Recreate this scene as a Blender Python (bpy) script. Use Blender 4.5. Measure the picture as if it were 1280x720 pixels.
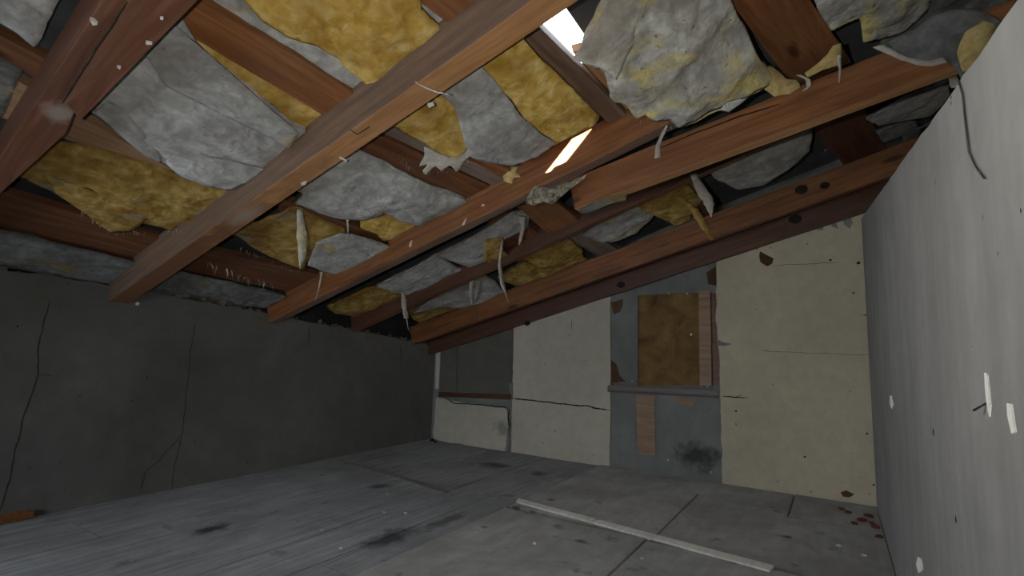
import bpy, bmesh, math, random
from mathutils import Vector, Matrix, noise

C = bpy.context.scene.collection
for o in list(bpy.data.objects):
    bpy.data.objects.remove(o)
scene = bpy.context.scene

# ------------------------------------------------------------ camera
CAM_H = 1.15
CR = Matrix(((0.84691637, 0.03956074, 0.53025241),
             (0.53092158, -0.117753, -0.83919992),
             (0.02923944, 0.99225459, -0.1207306)))
cd = bpy.data.cameras.new('camera')
cam = bpy.data.objects.new('camera', cd)
C.objects.link(cam)
cd.sensor_width = 36.0
cd.lens = 18.0
cd.clip_start = 0.02
cam.matrix_world = Matrix.Translation((0, 0, CAM_H)) @ CR.to_4x4()
scene.camera = cam

# ------------------------------------------------------------ light
scene.view_settings.view_transform = 'Standard'
scene.view_settings.look = 'None'
scene.view_settings.gamma = 1
scene.view_settings.use_curve_mapping = False
scene.view_settings.exposure = 0.0

world = bpy.data.worlds.new('world')
scene.world = world
world.use_nodes = True
world.node_tree.nodes['Background'].inputs[0].default_value = (0.86, 0.93, 1.0, 1)
world.node_tree.nodes['Background'].inputs[1].default_value = 6.0


def lamp(name, kind, energy, color, loc, look=None, **kw):
    d = bpy.data.lights.new(name, kind)
    d.energy = energy
    d.color = color
    for k, v in kw.items():
        setattr(d, k, v)
    o = bpy.data.objects.new(name, d)
    C.objects.link(o)
    o.location = loc
    if look is not None:
        o.rotation_euler = Vector(look).to_track_quat('-Z', 'Y').to_euler()
    return o


lamp('sunlight', 'SUN', 110.0, (1.0, 0.93, 0.84), (0, 0, 6), (-0.315, 0.651, -0.370), angle=0.012)
lamp('phone_torch', 'SPOT', 72.0, (1.0, 0.95, 0.87), (-0.19, -0.03, 1.22), (-0.45, 0.85, 0.32), shadow_soft_size=0.012,
     spot_size=2.55, spot_blend=1.0)
lamp('daylight_fill', 'AREA', 30.0, (0.86, 0.93, 1.0), (-2.7, -1.3, 0.85), (0.34, 1, -0.20),  # added fill standing in for daylight from behind; the front wall is solid
     shape='RECTANGLE', size=1.9, size_y=1.1, spread=2.2)

# ------------------------------------------------------------ geometry helpers
O = Vector((0, 0, CAM_H))


def ray(px, py):
    return CR @ Vector(((px - 640) / 640.0, -(py - 360) / 640.0, -1.0))


def hit(px, py, p, n):
    d = ray(px, py)
    return O + d * ((Vector(p) - O).dot(n) / d.dot(n))


def on_x(px, py, x):
    return hit(px, py, (x, 0, 0), Vector((1, 0, 0)))


def on_y(px, py, y):
    return hit(px, py, (0, y, 0), Vector((0, 1, 0)))


def on_floor(px, py, z=0.0):
    return hit(px, py, (0, 0, z), Vector((0, 0, 1)))


XL, XR, YB = -4.416, 0.228, 5.10
NR = Vector((-.3, .065, 1.0))


def roof_z(x, y, dz=0.0):            # underside of the rafters
    return 1.403 + .3 * (x + 4.416) - .065 * (y - 1.61) + dz


def on_roof(px, py, dz=0.0):
    return hit(px, py, (XL, 1.61, 1.403 + dz), NR)


RD = 0.21            # rafter depth
RN = NR.normalized()


def link(name, me, mat=None, parent=None, frame=None, smooth=False):
    o = bpy.data.objects.new(name, me)
    C.objects.link(o)
    if mat is not None:
        for m in (mat if isinstance(mat, (list, tuple)) else [mat]):
            me.materials.append(m)
    if frame is not None:
        o.matrix_world = frame
    if parent is not None:
        o.parent = parent
        bpy.context.view_layer.update() if False else None
        o.matrix_parent_inverse = parent_matrix(parent).inverted()
    if smooth:
        for p in me.polygons:
            p.use_smooth = True
    return o


PM = {}


def parent_matrix(o):
    return PM.get(o.name, o.matrix_basis if o.parent is None else o.parent.matrix_basis @ o.matrix_parent_inverse @ o.matrix_basis)


def tag(o, label=None, cat=None, group=None, kind=None):
    if label:
        o['label'] = label
    if cat:
        o['category'] = cat
    if group:
        o['group'] = group
    if kind:
        o['kind'] = kind
    return o


def empty(name, loc):
    o = bpy.data.objects.new(name, None)
    C.objects.link(o)
    o.location = loc
    o.empty_display_size = .05
    return o


def bevel(o, w=0.004, seg=2):
    m = o.modifiers.new('bevel', 'BEVEL')
    m.width = w
    m.segments = seg
    m.limit_method = 'ANGLE'
    m.angle_limit = math.radians(40)
    return o


def frame_along(origin, xdir, up):
    x = Vector(xdir).normalized()
    z = (Vector(up) - x * Vector(up).dot(x)).normalized()
    y = z.cross(x)
    m = Matrix((x, y, z)).transposed().to_4x4()
    m.translation = origin
    return m


def beam(name, bottom, up, mat, parent=None, n=14, jit=0.0025, seed=0, bev=0.004, side_mat=None):
    """bottom: a0,a1 (one long edge), b1,b0 (the other) in world space; up: vector to the top face"""
    a0, a1, b1, b0 = [Vector(p) for p in bottom]
    up = Vector(up)
    fr = frame_along((a0 + b0) / 2, (a1 - a0) + (b1 - b0), up)
    inv = fr.inverted()
    bm = bmesh.new()
    rings = []
    for i in range(n + 1):
        t = i / n
        a = a0.lerp(a1, t)
        b = b0.lerp(b1, t)
        r = []
        for k, p in enumerate((a, b, b + up, a + up)):
            q = p + noise.noise_vector(p * 3.1 + Vector((seed, k, 0))) * jit
            r.append(bm.verts.new(inv @ q))
        rings.append(r)
    for i in range(n):
        for k in range(4):
            f = bm.faces.new((rings[i][k], rings[i][(k + 1) % 4], rings[i + 1][(k + 1) % 4], rings[i + 1][k]))
            if side_mat is not None and k == 3:
                f.material_index = 1
    bm.faces.new(rings[0][::-1])
    bm.faces.new(rings[-1])
    bmesh.ops.recalc_face_normals(bm, faces=bm.faces)
    me = bpy.data.meshes.new(name)
    bm.to_mesh(me)
    bm.free()
    mats = [mat] if side_mat is None else [mat, side_mat]
    o = link(name, me, mats, parent, fr)
    if bev:
        bevel(o, bev)
    return o


def densify(pts, step, rag, seed, closed=True):
    out = []
    n = len(pts)
    rnd = random.Random(seed)
    for i in range(n if closed else n - 1):
        a, b = pts[i], pts[(i + 1) % n]
        k = max(1, int((b - a).length / step))
        for j in range(k):
            p = a.lerp(b, j / k)
            v = noise.noise_vector(p * 9 + Vector((seed, 0, 0))) * rag * 1.2
            v += Vector((rnd.uniform(-1, 1), rnd.uniform(-1, 1), rnd.uniform(-1, 1))) * rag * .35
            out.append(p + (v if (j or rag > 0) else Vector((0, 0, 0))))
    return out


def slab(name, pts, thick, mat, parent=None, rag=0.0, seed=1, step=.04, bev=0.0, along=None):
    """polygon in a world plane, thickened along vector thick (away from the viewer)"""
    pts = [Vector(p) for p in pts]
    th = Vector(thick)
    n = th.normalized()
    c = pts[0].copy()
    if rag > 0:
        pts = densify(pts, step, rag, seed)
        pts = [p - n * (p - c).dot(n) for p in pts]
    cen = sum(pts, Vector()) / len(pts)
    fr = Matrix.Translation(cen) if along is None else frame_along(cen, along, th)
    inv = fr.inverted()
    th = inv.to_3x3() @ th
    bm = bmesh.new()
    vs = [bm.verts.new(inv @ p) for p in pts]
    f = bm.faces.new(vs)
    r = bmesh.ops.extrude_face_region(bm, geom=[f])
    for v in r['geom']:
        if isinstance(v, bmesh.types.BMVert):
            v.co += th
    bmesh.ops.triangulate(bm, faces=[q for q in bm.faces if len(q.verts) > 4])
    bmesh.ops.recalc_face_normals(bm, faces=bm.faces)
    me = bpy.data.meshes.new(name)
    bm.to_mesh(me)
    bm.free()
    o = link(name, me, mat, parent, fr)
    if bev:
        bevel(o, bev, 1)
    return o


def tube(name, pts, rad, mat, parent=None, seg=6, taper=None, jit=0.0):
    pts = [Vector(p) for p in pts]
    c0 = pts[0].copy()
    bm = bmesh.new()
    rings = []
    for i, p in enumerate(pts):
        t = (pts[min(i + 1, len(pts) - 1)] - pts[max(i - 1, 0)]).normalized()
        a = t.orthogonal().normalized()
        b = t.cross(a)
        r = rad if taper is None else rad * taper[i]
        rings.append([bm.verts.new(p - c0 + (a * math.cos(s * 2 * math.pi / seg) + b * math.sin(s * 2 * math.pi / seg)) * r)
                      for s in range(seg)])
    for i in range(len(rings) - 1):
        for s in range(seg):
            bm.faces.new((rings[i][s], rings[i][(s + 1) % seg], rings[i + 1][(s + 1) % seg], rings[i + 1][s]))
    bm.faces.new(rings[0][::-1])
    bm.faces.new(rings[-1])
    bmesh.ops.recalc_face_normals(bm, faces=bm.faces)
    me = bpy.data.meshes.new(name)
    bm.to_mesh(me)
    bm.free()
    return link(name, me, mat, parent, Matrix.Translation(c0), smooth=True)


def ribbon(name, pts, w, nrm, mat, parent=None, thick=.0015, seed=0, wob=.006):
    """a crack: narrow raised-edge band following pts on a surface with normal nrm"""
    nrm = Vector(nrm)
    P = densify([Vector(p) for p in pts], .03, wob, seed, closed=False) + [Vector(pts[-1])]
    P = [p - nrm * (p - Vector(pts[0])).dot(nrm) for p in P]
    c0 = P[0].copy()
    bm = bmesh.new()
    prev = None
    for i, p in enumerate(P):
        t = (P[min(i + 1, len(P) - 1)] - P[max(i - 1, 0)]).normalized()
        s = t.cross(nrm).normalized()
        e = min(1, min(i, len(P) - 1 - i) / 3 + .25)
        ww = w * e * (.7 + .6 * noise.noise(p * 15) ** 2 + .4 * random.Random(i + seed).random())
        cur = [bm.verts.new(p - c0 + s * ww / 2 + nrm * thick), bm.verts.new(p - c0 - s * ww / 2 + nrm * thick),
               bm.verts.new(p - c0 - s * ww / 2 - nrm * .002), bm.verts.new(p - c0 + s * ww / 2 - nrm * .002)]
        if prev:
            for k in range(4):
                bm.faces.new((prev[k], prev[(k + 1) % 4], cur[(k + 1) % 4], cur[k]))
        else:
            bm.faces.new(cur[::-1])
        prev = cur
    bm.faces.new(prev)
    bmesh.ops.recalc_face_normals(bm, faces=bm.faces)
    me = bpy.data.meshes.new(name)
    bm.to_mesh(me)
    bm.free()
    return link(name, me, mat, parent, Matrix.Translation(c0))


def blob(name, c, r, mat, parent=None, seed=0, sc=(1, 1, 1), sub=2, rough=.5):
    bm = bmesh.new()
    bmesh.ops.create_icosphere(bm, subdivisions=sub, radius=1)
    for v in bm.verts:
        k = 1 + rough * noise.fractal(v.co * 1.7 + Vector((seed * 3.7, 0, 0)), .8, 2, 3)
        v.co = Vector((v.co.x * sc[0], v.co.y * sc[1], v.co.z * sc[2])) * r * k
    me = bpy.data.meshes.new(name)
    bm.to_mesh(me)
    bm.free()
    return link(name, me, mat, parent, Matrix.Translation(c), smooth=True)


# ------------------------------------------------------------ materials
def new_mat(name, rough=.85, spec=.25):
    m = bpy.data.materials.new(name)
    m.use_nodes = True
    nt = m.node_tree
    b = nt.nodes['Principled BSDF']
    b.inputs['Roughness'].default_value = rough
    b.inputs['Specular IOR Level'].default_value = spec
    b.inputs['Diffuse Roughness'].default_value = 1.0 if rough > .6 else .5
    return m, nt, b


def N(nt, t, **kw):
    n = nt.nodes.new(t)
    for k, v in kw.items():
        if k in n.inputs:
            n.inputs[k].default_value = v
        else:
            setattr(n, k, v)
    return n


def coords(nt, scale=(1, 1, 1), which='Object', rand=True):
    tc = N(nt, 'ShaderNodeTexCoord')
    mp = N(nt, 'ShaderNodeMapping')
    mp.inputs['Scale'].default_value = scale
    nt.links.new(tc.outputs[which], mp.inputs[0])
    if rand:
        oi = N(nt, 'ShaderNodeObjectInfo')
        mu = N(nt, 'ShaderNodeMath', operation='MULTIPLY')
        mu.inputs[1].default_value = 37
        nt.links.new(oi.outputs['Random'], mu.inputs[0])
        nt.links.new(mu.outputs[0], mp.inputs['Location'])
    return mp.outputs[0]


def ramp(nt, fac, stops):
    r = N(nt, 'ShaderNodeValToRGB')
    e = r.color_ramp.elements
    while len(e) < len(stops):
        e.new(.5)
    for i, (p, c) in enumerate(stops):
        e[i].position = p
        e[i].color = (c[0], c[1], c[2], 1) if isinstance(c, (tuple, list)) else (c, c, c, 1)
    nt.links.new(fac, r.inputs[0])
    return r.outputs[0]


def mix(nt, fac, a, b, mode='MIX'):
    m = N(nt, 'ShaderNodeMix', data_type='RGBA', blend_type=mode)
    for i, v in ((0, fac), (6, a), (7, b)):
        if isinstance(v, (int, float)):
            m.inputs[i].default_value = v
        elif isinstance(v, tuple):
            m.inputs[i].default_value = (*v, 1)
        else:
            nt.links.new(v, m.inputs[i])
    return m.outputs[2]


def noise_fac(nt, vec, scale, detail=5, rough=.6, dist=0.0):
    n = N(nt, 'ShaderNodeTexNoise')
    n.inputs['Scale'].default_value = scale
    n.inputs['Detail'].default_value = detail
    n.inputs['Roughness'].default_value = rough
    n.inputs['Distortion'].default_value = dist
    nt.links.new(vec, n.inputs['Vector'])
    return n.outputs[0]


def bump(nt, b, h, strength, dist):
    bp = N(nt, 'ShaderNodeBump')
    bp.inputs['Strength'].default_value = strength
    bp.inputs['Distance'].default_value = dist
    nt.links.new(h, bp.inputs['Height'])
    nt.links.new(bp.outputs[0], b.inputs['Normal'])


def wood(name, dark, mid, light, rough=.48, grime=.35, knots=True, grime_col=(.10, .075, .06), spots=()):
    m, nt, b = new_mat(name, rough, .4)
    v = coords(nt, (.9, 13, 13))
    f = noise_fac(nt, v, 2.2, 6, .6, .6)
    col = ramp(nt, f, [(.28, dark), (.5, mid), (.72, light)])
    v2 = coords(nt, (1, 1, 1))
    g = noise_fac(nt, v2, 2.6, 4, .6)
    gf = ramp(nt, g, [(.42, 0.0), (.72, grime)])
    col = mix(nt, gf, col, grime_col)
    if knots:
        v3 = coords(nt, (1.5, 5, 5))
        vo = N(nt, 'ShaderNodeTexVoronoi')
        vo.inputs['Scale'].default_value = .85
        nt.links.new(v3, vo.inputs['Vector'])
        kf = ramp(nt, vo.outputs['Distance'], [(.06, .85), (.12, 0.0)])
        col = mix(nt, kf, col, (dark[0] * .35, dark[1] * .3, dark[2] * .3))
    # pale plaster dust specks
    sp = noise_fac(nt, v2, 55, 2, .5)
    sf = ramp(nt, sp, [(.76, 0.0), (.80, .55)])
    col = mix(nt, sf, col, (.5, .46, .40))
    if spots:
        col = stains(nt, col, spots)
    nt.links.new(col, b.inputs['Base Color'])
    bump(nt, b, f, .35, .004)
    return m


def batt_mat(name, lo, mid, hi, other=None, other_range=(.55, .62), bumpd=.012, scale=16, spots=.35, rough=.95, spec=.12, fine=0):
    m, nt, b = new_mat(name, rough, spec)
    v = coords(nt, (1, 1, 1))
    f = noise_fac(nt, v, scale, 5, .62, .4)
    vo = N(nt, 'ShaderNodeTexVoronoi', feature='SMOOTH_F1')
    vo.inputs['Scale'].default_value = scale * 1.5
    vo.inputs['Smoothness'].default_value = .8
    wv = N(nt, 'ShaderNodeVectorMath', operation='ADD')
    nw = N(nt, 'ShaderNodeTexNoise')
    nw.inputs['Scale'].default_value = 6
    nw.inputs['Detail'].default_value = 3
    nt.links.new(v, nw.inputs['Vector'])
    sw = N(nt, 'ShaderNodeVectorMath', operation='SCALE')
    sw.inputs['Scale'].default_value = .18
    nt.links.new(nw.outputs['Color'], sw.inputs[0])
    nt.links.new(v, wv.inputs[0])
    nt.links.new(sw.outputs[0], wv.inputs[1])
    nt.links.new(wv.outputs[0], vo.inputs['Vector'])
    cell = vo.outputs['Distance']
    col = ramp(nt, f, [(.30, lo), (.5, mid), (.70, hi)])
    col = mix(nt, ramp(nt, cell, [(.15, .55), (.45, 0.0)]), col, hi)  # highlights painted into the colour on the raised lumps of the bump
    big = noise_fac(nt, v, 3.2, 4, .6, .8)
    col = mix(nt, ramp(nt, big, [(.36, .6), (.62, 0.0)]), col, (lo[0] * .6, lo[1] * .52, lo[2] * .5))
    if other:
        o = noise_fac(nt, v, 2.4, 5, .6, 1.0)
        oc = ramp(nt, f, [(.3, tuple(c * .6 for c in other)), (.6, other)])
        col = mix(nt, ramp(nt, o, [(other_range[0], 0.0), (other_range[1], 1.0)]), col, oc)
    sp = noise_fac(nt, v, 30, 3, .6)
    col = mix(nt, ramp(nt, sp, [(.64, 0.0), (.72, spots)]), col, (.05, .042, .03))
    nt.links.new(col, b.inputs['Base Color'])
    h = noise_fac(nt, v, 42, 6, .7, .5)
    inv = N(nt, 'ShaderNodeMath', operation='MULTIPLY')
    nt.links.new(cell, inv.inputs[0])
    inv.inputs[1].default_value = -.9
    s = N(nt, 'ShaderNodeMath', operation='MULTIPLY_ADD')
    nt.links.new(h, s.inputs[0])
    s.inputs[1].default_value = .5
    nt.links.new(inv.outputs[0], s.inputs[2])
    bump(nt, b, s.outputs[0], .7, bumpd)
    return m


def stains(nt, col, spots):
    """dirt marks and tone patches with a shape of their own: (x, y, z, rx, ry, rz, colour, strength)"""
    geo = N(nt, 'ShaderNodeNewGeometry')
    nz = noise_fac(nt, geo.outputs['Position'], 9, 4, .65)
    for (x, y, z, rx, ry, rz, c, st) in spots:
        sub = N(nt, 'ShaderNodeVectorMath', operation='SUBTRACT')
        nt.links.new(geo.outputs['Position'], sub.inputs[0])
        sub.inputs[1].default_value = (x, y, z)
        dv = N(nt, 'ShaderNodeVectorMath', operation='DIVIDE')
        nt.links.new(sub.outputs[0], dv.inputs[0])
        dv.inputs[1].default_value = (rx, ry, rz)
        ln = N(nt, 'ShaderNodeVectorMath', operation='LENGTH')
        nt.links.new(dv.outputs[0], ln.inputs[0])
        ad = N(nt, 'ShaderNodeMath', operation='MULTIPLY_ADD')
        nt.links.new(nz, ad.inputs[0])
        ad.inputs[1].default_value = 1.6
        nt.links.new(ln.outputs['Value'], ad.inputs[2])
        fac = ramp(nt, ad.outputs[0], [(.0, st), (1.0, 0.0)])
        # ramp clamps at 1: shift so that the spot ends around length 1
        sh = N(nt, 'ShaderNodeMath', operation='SUBTRACT')
        nt.links.new(ad.outputs[0], sh.inputs[0])
        sh.inputs[1].default_value = .75
        fac = ramp(nt, sh.outputs[0], [(.35, st), (.95, 0.0)])
        col = mix(nt, fac, col, c)
    return col


def plaster(name, base, var=.16, fine=60, spots=(), rough=.92, streak=None, cloud=1.3, bumpd=.003):
    m, nt, b = new_mat(name, rough, .2)
    tc = N(nt, 'ShaderNodeNewGeometry')
    v = tc.outputs['Position']
    f = noise_fac(nt, v, cloud, 6, .62, .5)
    lo = tuple(c * (1 - var * 1.6) for c in base)
    hi = tuple(min(1, c * (1 + var)) for c in base)
    col = ramp(nt, f, [(.3, lo), (.68, hi)])
    f2 = noise_fac(nt, v, 9, 5, .7)
    col = mix(nt, ramp(nt, f2, [(.35, .22), (.6, 0.0)]), col, tuple(c * .55 for c in base))
    if streak:
        mp = N(nt, 'ShaderNodeMapping')
        mp.inputs['Scale'].default_value = streak
        nt.links.new(v, mp.inputs[0])
        s = noise_fac(nt, mp.outputs[0], 3, 4, .6)
        col = mix(nt, ramp(nt, s, [(.4, .35), (.62, 0.0)]), col, tuple(c * .6 for c in base))
    sp = noise_fac(nt, v, 26, 2, .4)
    col = mix(nt, ramp(nt, sp, [(.75, 0.0), (.78, .7)]), col, tuple(c * .25 for c in base))
    col = stains(nt, col, spots)
    nt.links.new(col, b.inputs['Base Color'])
    h = noise_fac(nt, v, fine, 5, .65)
    bump(nt, b, h, .5, bumpd)
    return m


W_RAFTER = wood('rafter_wood', (.105, .042, .020), (.18, .074, .034), (.27, .122, .06))
_n1, _n2 = on_roof(72, 142, .02), on_roof(290, 268, .0)
W_NEAR = wood('near_rafter_wood', (.10, .042, .026), (.165, .070, .040), (.24, .112, .068), grime=.4,
              spots=((_n1.x, _n1.y, _n1.z, .09, .07, .2, (.34, .29, .25), .75),))
W_SIDE = wood('grey_brown_wood', (.135, .085, .06), (.215, .14, .10), (.30, .20, .145))  # greyer brown, set on single faces of some timbers
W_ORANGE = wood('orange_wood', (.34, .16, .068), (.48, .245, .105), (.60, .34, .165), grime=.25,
                spots=((-3.9, 1.62, 1.5, 1.9, 3, 2, (.17, .075, .042), .85), (_n2.x, 1.62, _n2.z, .18, .08, .2, (.36, .32, .29), .7)))  # first patch: wood turns darker and redder towards the left wall
W_RED = wood('red_wood', (.17, .062, .024), (.28, .115, .042), (.40, .18, .075), grime=.3)
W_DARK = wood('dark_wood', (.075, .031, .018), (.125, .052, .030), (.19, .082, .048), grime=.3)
W_PALE = wood('greyed_wood', (.16, .115, .09), (.26, .2, .17), (.38, .31, .27), grime=.3, knots=False)
W_TAN = wood('tan_wood', (.26, .15, .085), (.36, .22, .125), (.45, .29, .18), grime=.2, knots=False)
W_LEDGE = wood('dusty_ledge_wood', (.10, .08, .065), (.17, .15, .135), (.25, .24, .22), grime=.4, knots=False)

B_YELLOW = batt_mat('yellow_glasswool', (.46, .27, .045), (.66, .45, .11), (.84, .68, .30), bumpd=.022, scale=11, spots=.25)
B_DIRTY = batt_mat('dirty_yellow_glasswool', (.26, .15, .035), (.42, .275, .075), (.60, .46, .18),
                   other=(.30, .30, .26), other_range=(.58, .68), bumpd=.018, scale=12)
B_GREY = batt_mat('grey_glasswool', (.34, .35, .345), (.48, .49, .48), (.66, .67, .65),
                  bumpd=.016, spots=.15, rough=.7, spec=.3, scale=13)
B_GREYY = batt_mat('grey_glasswool_yellow_stain', (.32, .33, .32), (.45, .46, .45), (.63, .64, .61),
                   other=(.52, .40, .15), other_range=(.58, .68), bumpd=.014, rough=.75, spec=.25, scale=13)
B_PALE = batt_mat('pale_glasswool', (.38, .38, .35), (.55, .55, .50), (.80, .79, .72),
                  other=(.76, .67, .30), other_range=(.50, .62), bumpd=.024, scale=12, spots=.7)
B_YPALE = batt_mat('creamy_glasswool', (.50, .38, .13), (.68, .55, .24), (.84, .74, .42), bumpd=.015)
B_WOOLG = batt_mat('gritty_wool', (.12, .10, .08), (.36, .33, .26), (.66, .60, .44), bumpd=.012, scale=34, spots=.9)
B_DGREY = batt_mat('dusty_dark_glasswool', (.13, .14, .14), (.20, .21, .205), (.29, .30, .29),
                   other=(.24, .2, .10), other_range=(.60, .70), bumpd=.012)
B_WHITE = batt_mat('torn_paper_fibre', (.42, .40, .35), (.58, .56, .50), (.74, .72, .64), bumpd=.006, spots=.1)

P_LEFT = plaster('left_wall_render', (.20, .197, .186), .18, cloud=1.1)
P_RIGHT = plaster('right_wall_render', (.25, .246, .238), .14, streak=(1.5, 2.2, .35), cloud=1.0,
                  spots=((.22, 1.25, .62, .3, .09, .16, (.12, .12, .12), .55),))
P_BACK = plaster('back_wall_render', (.285, .305, .295), .18,
                 spots=((-1.12, 5.1, .22, .28, .4, .16, (.07, .075, .075), .9),))
P_CREAM = plaster('cream_plasterboard', (.68, .645, .555), .08, cloud=.9,
                  spots=((-3.3, 5.1, .25, .16, .4, .12, (.2, .2, .18), .6),))
P_CREAM2 = plaster('warm_plasterboard', (.72, .66, .525), .08, cloud=.9)
P_GBOARD = plaster('grey_board', (.19, .186, .162), .12)
M_CRACK = new_mat('crack_dark', .95, .05)
M_CRACK[2].inputs['Base Color'].default_value = (.035, .03, .026, 1)
M_CRACK = M_CRACK[0]
M_FINE = new_mat('fine_crack', .95, .05)
M_FINE[2].inputs['Base Color'].default_value = (.075, .07, .065, 1)
M_FINE = M_FINE[0]
M_BROWNP = plaster('bare_brown_patch', (.16, .085, .045), .25)
M_FIBRE = plaster('brown_fibreboard', (.30, .185, .075), .35, cloud=4)
M_WHITE = plaster('white_chip', (.75, .74, .70), .05)
M_ROOF = plaster('roof_sheet_underside', (.075, .08, .085), .3, rough=.7)
M_NAIL = new_mat('nail_steel', .5, .5)
M_NAIL[2].inputs['Base Color'].default_value = (.05, .055, .07, 1)
M_NAIL[2].inputs['Metallic'].default_value = .6
M_NAIL = M_NAIL[0]
M_RUBBLE = plaster('rubble_red', (.20, .08, .06), .3)


def floor_mat(name, base, spots, var=.2, streak=(14, .8, 1), extra=.5):
    m, nt, b = new_mat(name, .7, .3)
    geo = N(nt, 'ShaderNodeNewGeometry')
    oi = N(nt, 'ShaderNodeObjectInfo')
    ad = N(nt, 'ShaderNodeVectorMath', operation='ADD')
    nt.links.new(geo.outputs['Position'], ad.inputs[0])
    sc = N(nt, 'ShaderNodeVectorMath', operation='SCALE')
    sc.inputs[0].default_value = (31, 17, 5)
    nt.links.new(oi.outputs['Random'], sc.inputs['Scale'])
    nt.links.new(sc.outputs[0], ad.inputs[1])
    mp = N(nt, 'ShaderNodeMapping')
    mp.inputs['Scale'].default_value = streak
    nt.links.new(ad.outputs[0], mp.inputs[0])
    f = noise_fac(nt, mp.outputs[0], 2.0, 6, .62, .3)
    col = ramp(nt, f, [(.3, tuple(c * (1 - var * 2) for c in base)), (.7, tuple(c * (1 + var) for c in base))])
    g = noise_fac(nt, geo.outputs['Position'], 1.7, 6, .65, .6)
    col = mix(nt, ramp(nt, g, [(.40, extra), (.6, 0.0)]), col, tuple(c * .45 for c in base))
    g2 = noise_fac(nt, geo.outputs['Position'], 5.5, 4, .6)
    col = mix(nt, ramp(nt, g2, [(.63, 0.0), (.70, .45)]), col, (.04, .037, .035))
    g3 = noise_fac(nt, geo.outputs['Position'], 7.5, 5, .7)
    col = mix(nt, ramp(nt, g3, [(.58, 0.0), (.75, .35)]), col, (.42, .41, .40))
    col = stains(nt, col, spots)
    nt.links.new(col, b.inputs['Base Color'])
    bump(nt, b, f, .3, .003)
    return m


FL_SPOTS = []
for (px, py, rx, ry, c, st) in [(618, 582, .22, .16, (.06, .035, .03), .95), (672, 592, .12, .12, (.05, .03, .03), .8),
                                (487, 672, .12, .30, (.03, .035, .04), .9), (262, 661, .09, .16, (.02, .02, .022), .95),
                                (475, 608, .10, .12, (.035, .03, .035), .9), (560, 650, .08, .25, (.05, .045, .045), .7)]:
    p = on_floor(px, py)
    FL_SPOTS.append((p.x, p.y, 0, rx, ry, .3, c, st))
F_PLANK = floor_mat('weathered_plank', (.30, .303, .315), FL_SPOTS)
SH_SPOTS = []
for (px, py, rx, ry, c, st) in [(663, 642, .06, .05, (.03, .028, .025), .9), (645, 636, .05, .05, (.04, .035, .03), .8),
                                (726, 679, .07, .05, (.04, .04, .035), .8), (605, 661, .04, .04, (.03, .03, .03), .7),
                                (985, 674, .04, .04, (.03, .03, .03), .8), (920, 705, .07, .06, (.02, .02, .02), .8),
                                (688, 627, .05, .05, (.04, .035, .03), .7), (965, 636, .03, .03, (.03, .03, .03), .8)]:
    p = on_floor(px, py)
    SH_SPOTS.append((p.x, p.y, 0, rx, ry, .3, c, st))
F_SHEET = floor_mat('worn_floor_sheet', (.385, .38, .368), SH_SPOTS, var=.10, streak=(6, 1.2, 1))
F_STRIP = floor_mat('pale_floor_strip', (.72, .71, .66), (), var=.08, extra=.2)

# ------------------------------------------------------------ the shell
YF, XO, XE = -1.6, 2.7, -4.75


def box_bm(bm, x0, x1, y0, y1, z0, z1):
    r = bmesh.ops.create_cube(bm, size=1)
    for v in r['verts']:
        v.co = Vector(((x0 + x1) / 2 + v.co.x * (x1 - x0), (y0 + y1) / 2 + v.co.y * (y1 - y0),
                       (z0 + z1) / 2 + v.co.z * (z1 - z0)))


def box(name, x0, x1, y0, y1, z0, z1, mat, parent=None, bev=0, loc=None):
    bm = bmesh.new()
    box_bm(bm, x0, x1, y0, y1, z0, z1)
    c = Vector(((x0 + x1) / 2, (y0 + y1) / 2, z0))
    for v in bm.verts:
        v.co -= c
    me = bpy.data.meshes.new(name)
    bm.to_mesh(me)
    bm.free()
    o = link(name, me, mat, parent, Matrix.Translation(c))
    if bev:
        bevel(o, bev, 1)
    return o


floor = box('floor', XE, XO, YF, 5.3, -.12, -.028, M_ROOF)
tag(floor, kind='structure')
# left: weathered boards running away from the camera; right: larger worn sheets
xs = [XL, -4.10, -3.66, -3.20, -2.72, -2.36, -2.095]
JY = on_floor(425, 575).y
for i in range(len(xs) - 1):
    x0, x1 = xs[i] + .003, xs[i + 1] - .003
    cuts = [YF, .9 + .5 * (i % 3), 3.50 if xs[i] > -4.2 else 3.5, YB + .02]
    for k in range(3):
        dz = random.Random(i * 7 + k).uniform(-.003, .002)
        box('plank', x0, x1, cuts[k] + .002, cuts[k + 1] - .002, -.028, dz, F_PLANK, floor)
sx = [-2.085, -1.035, -.34, XR]
sheets = [(-2.085, -1.04, YF, .55), (-1.034, XR, YF, .55), (-2.085, -1.04, .555, 3.30), (-1.034, XR, .555, 3.26),
          (-2.085, -1.012, 3.345, 4.56), (-1.006, XR, 3.305, 4.36), (-2.085, -.34, 4.565, YB + .02),
          (-.336, XR, 4.368, YB + .02)]
for i, (x0, x1, y0, y1) in enumerate(sheets):
    box('floor_sheet', x0 + .004, x1 - .004, y0 + .004, y1 - .004, -.028, .012 + .002 * (i % 2), F_SHEET, floor, .002)
box('floor_sheet', -1.004, -.344, 4.366, 4.558, -.028, .012, F_SHEET, floor, .002)

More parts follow.
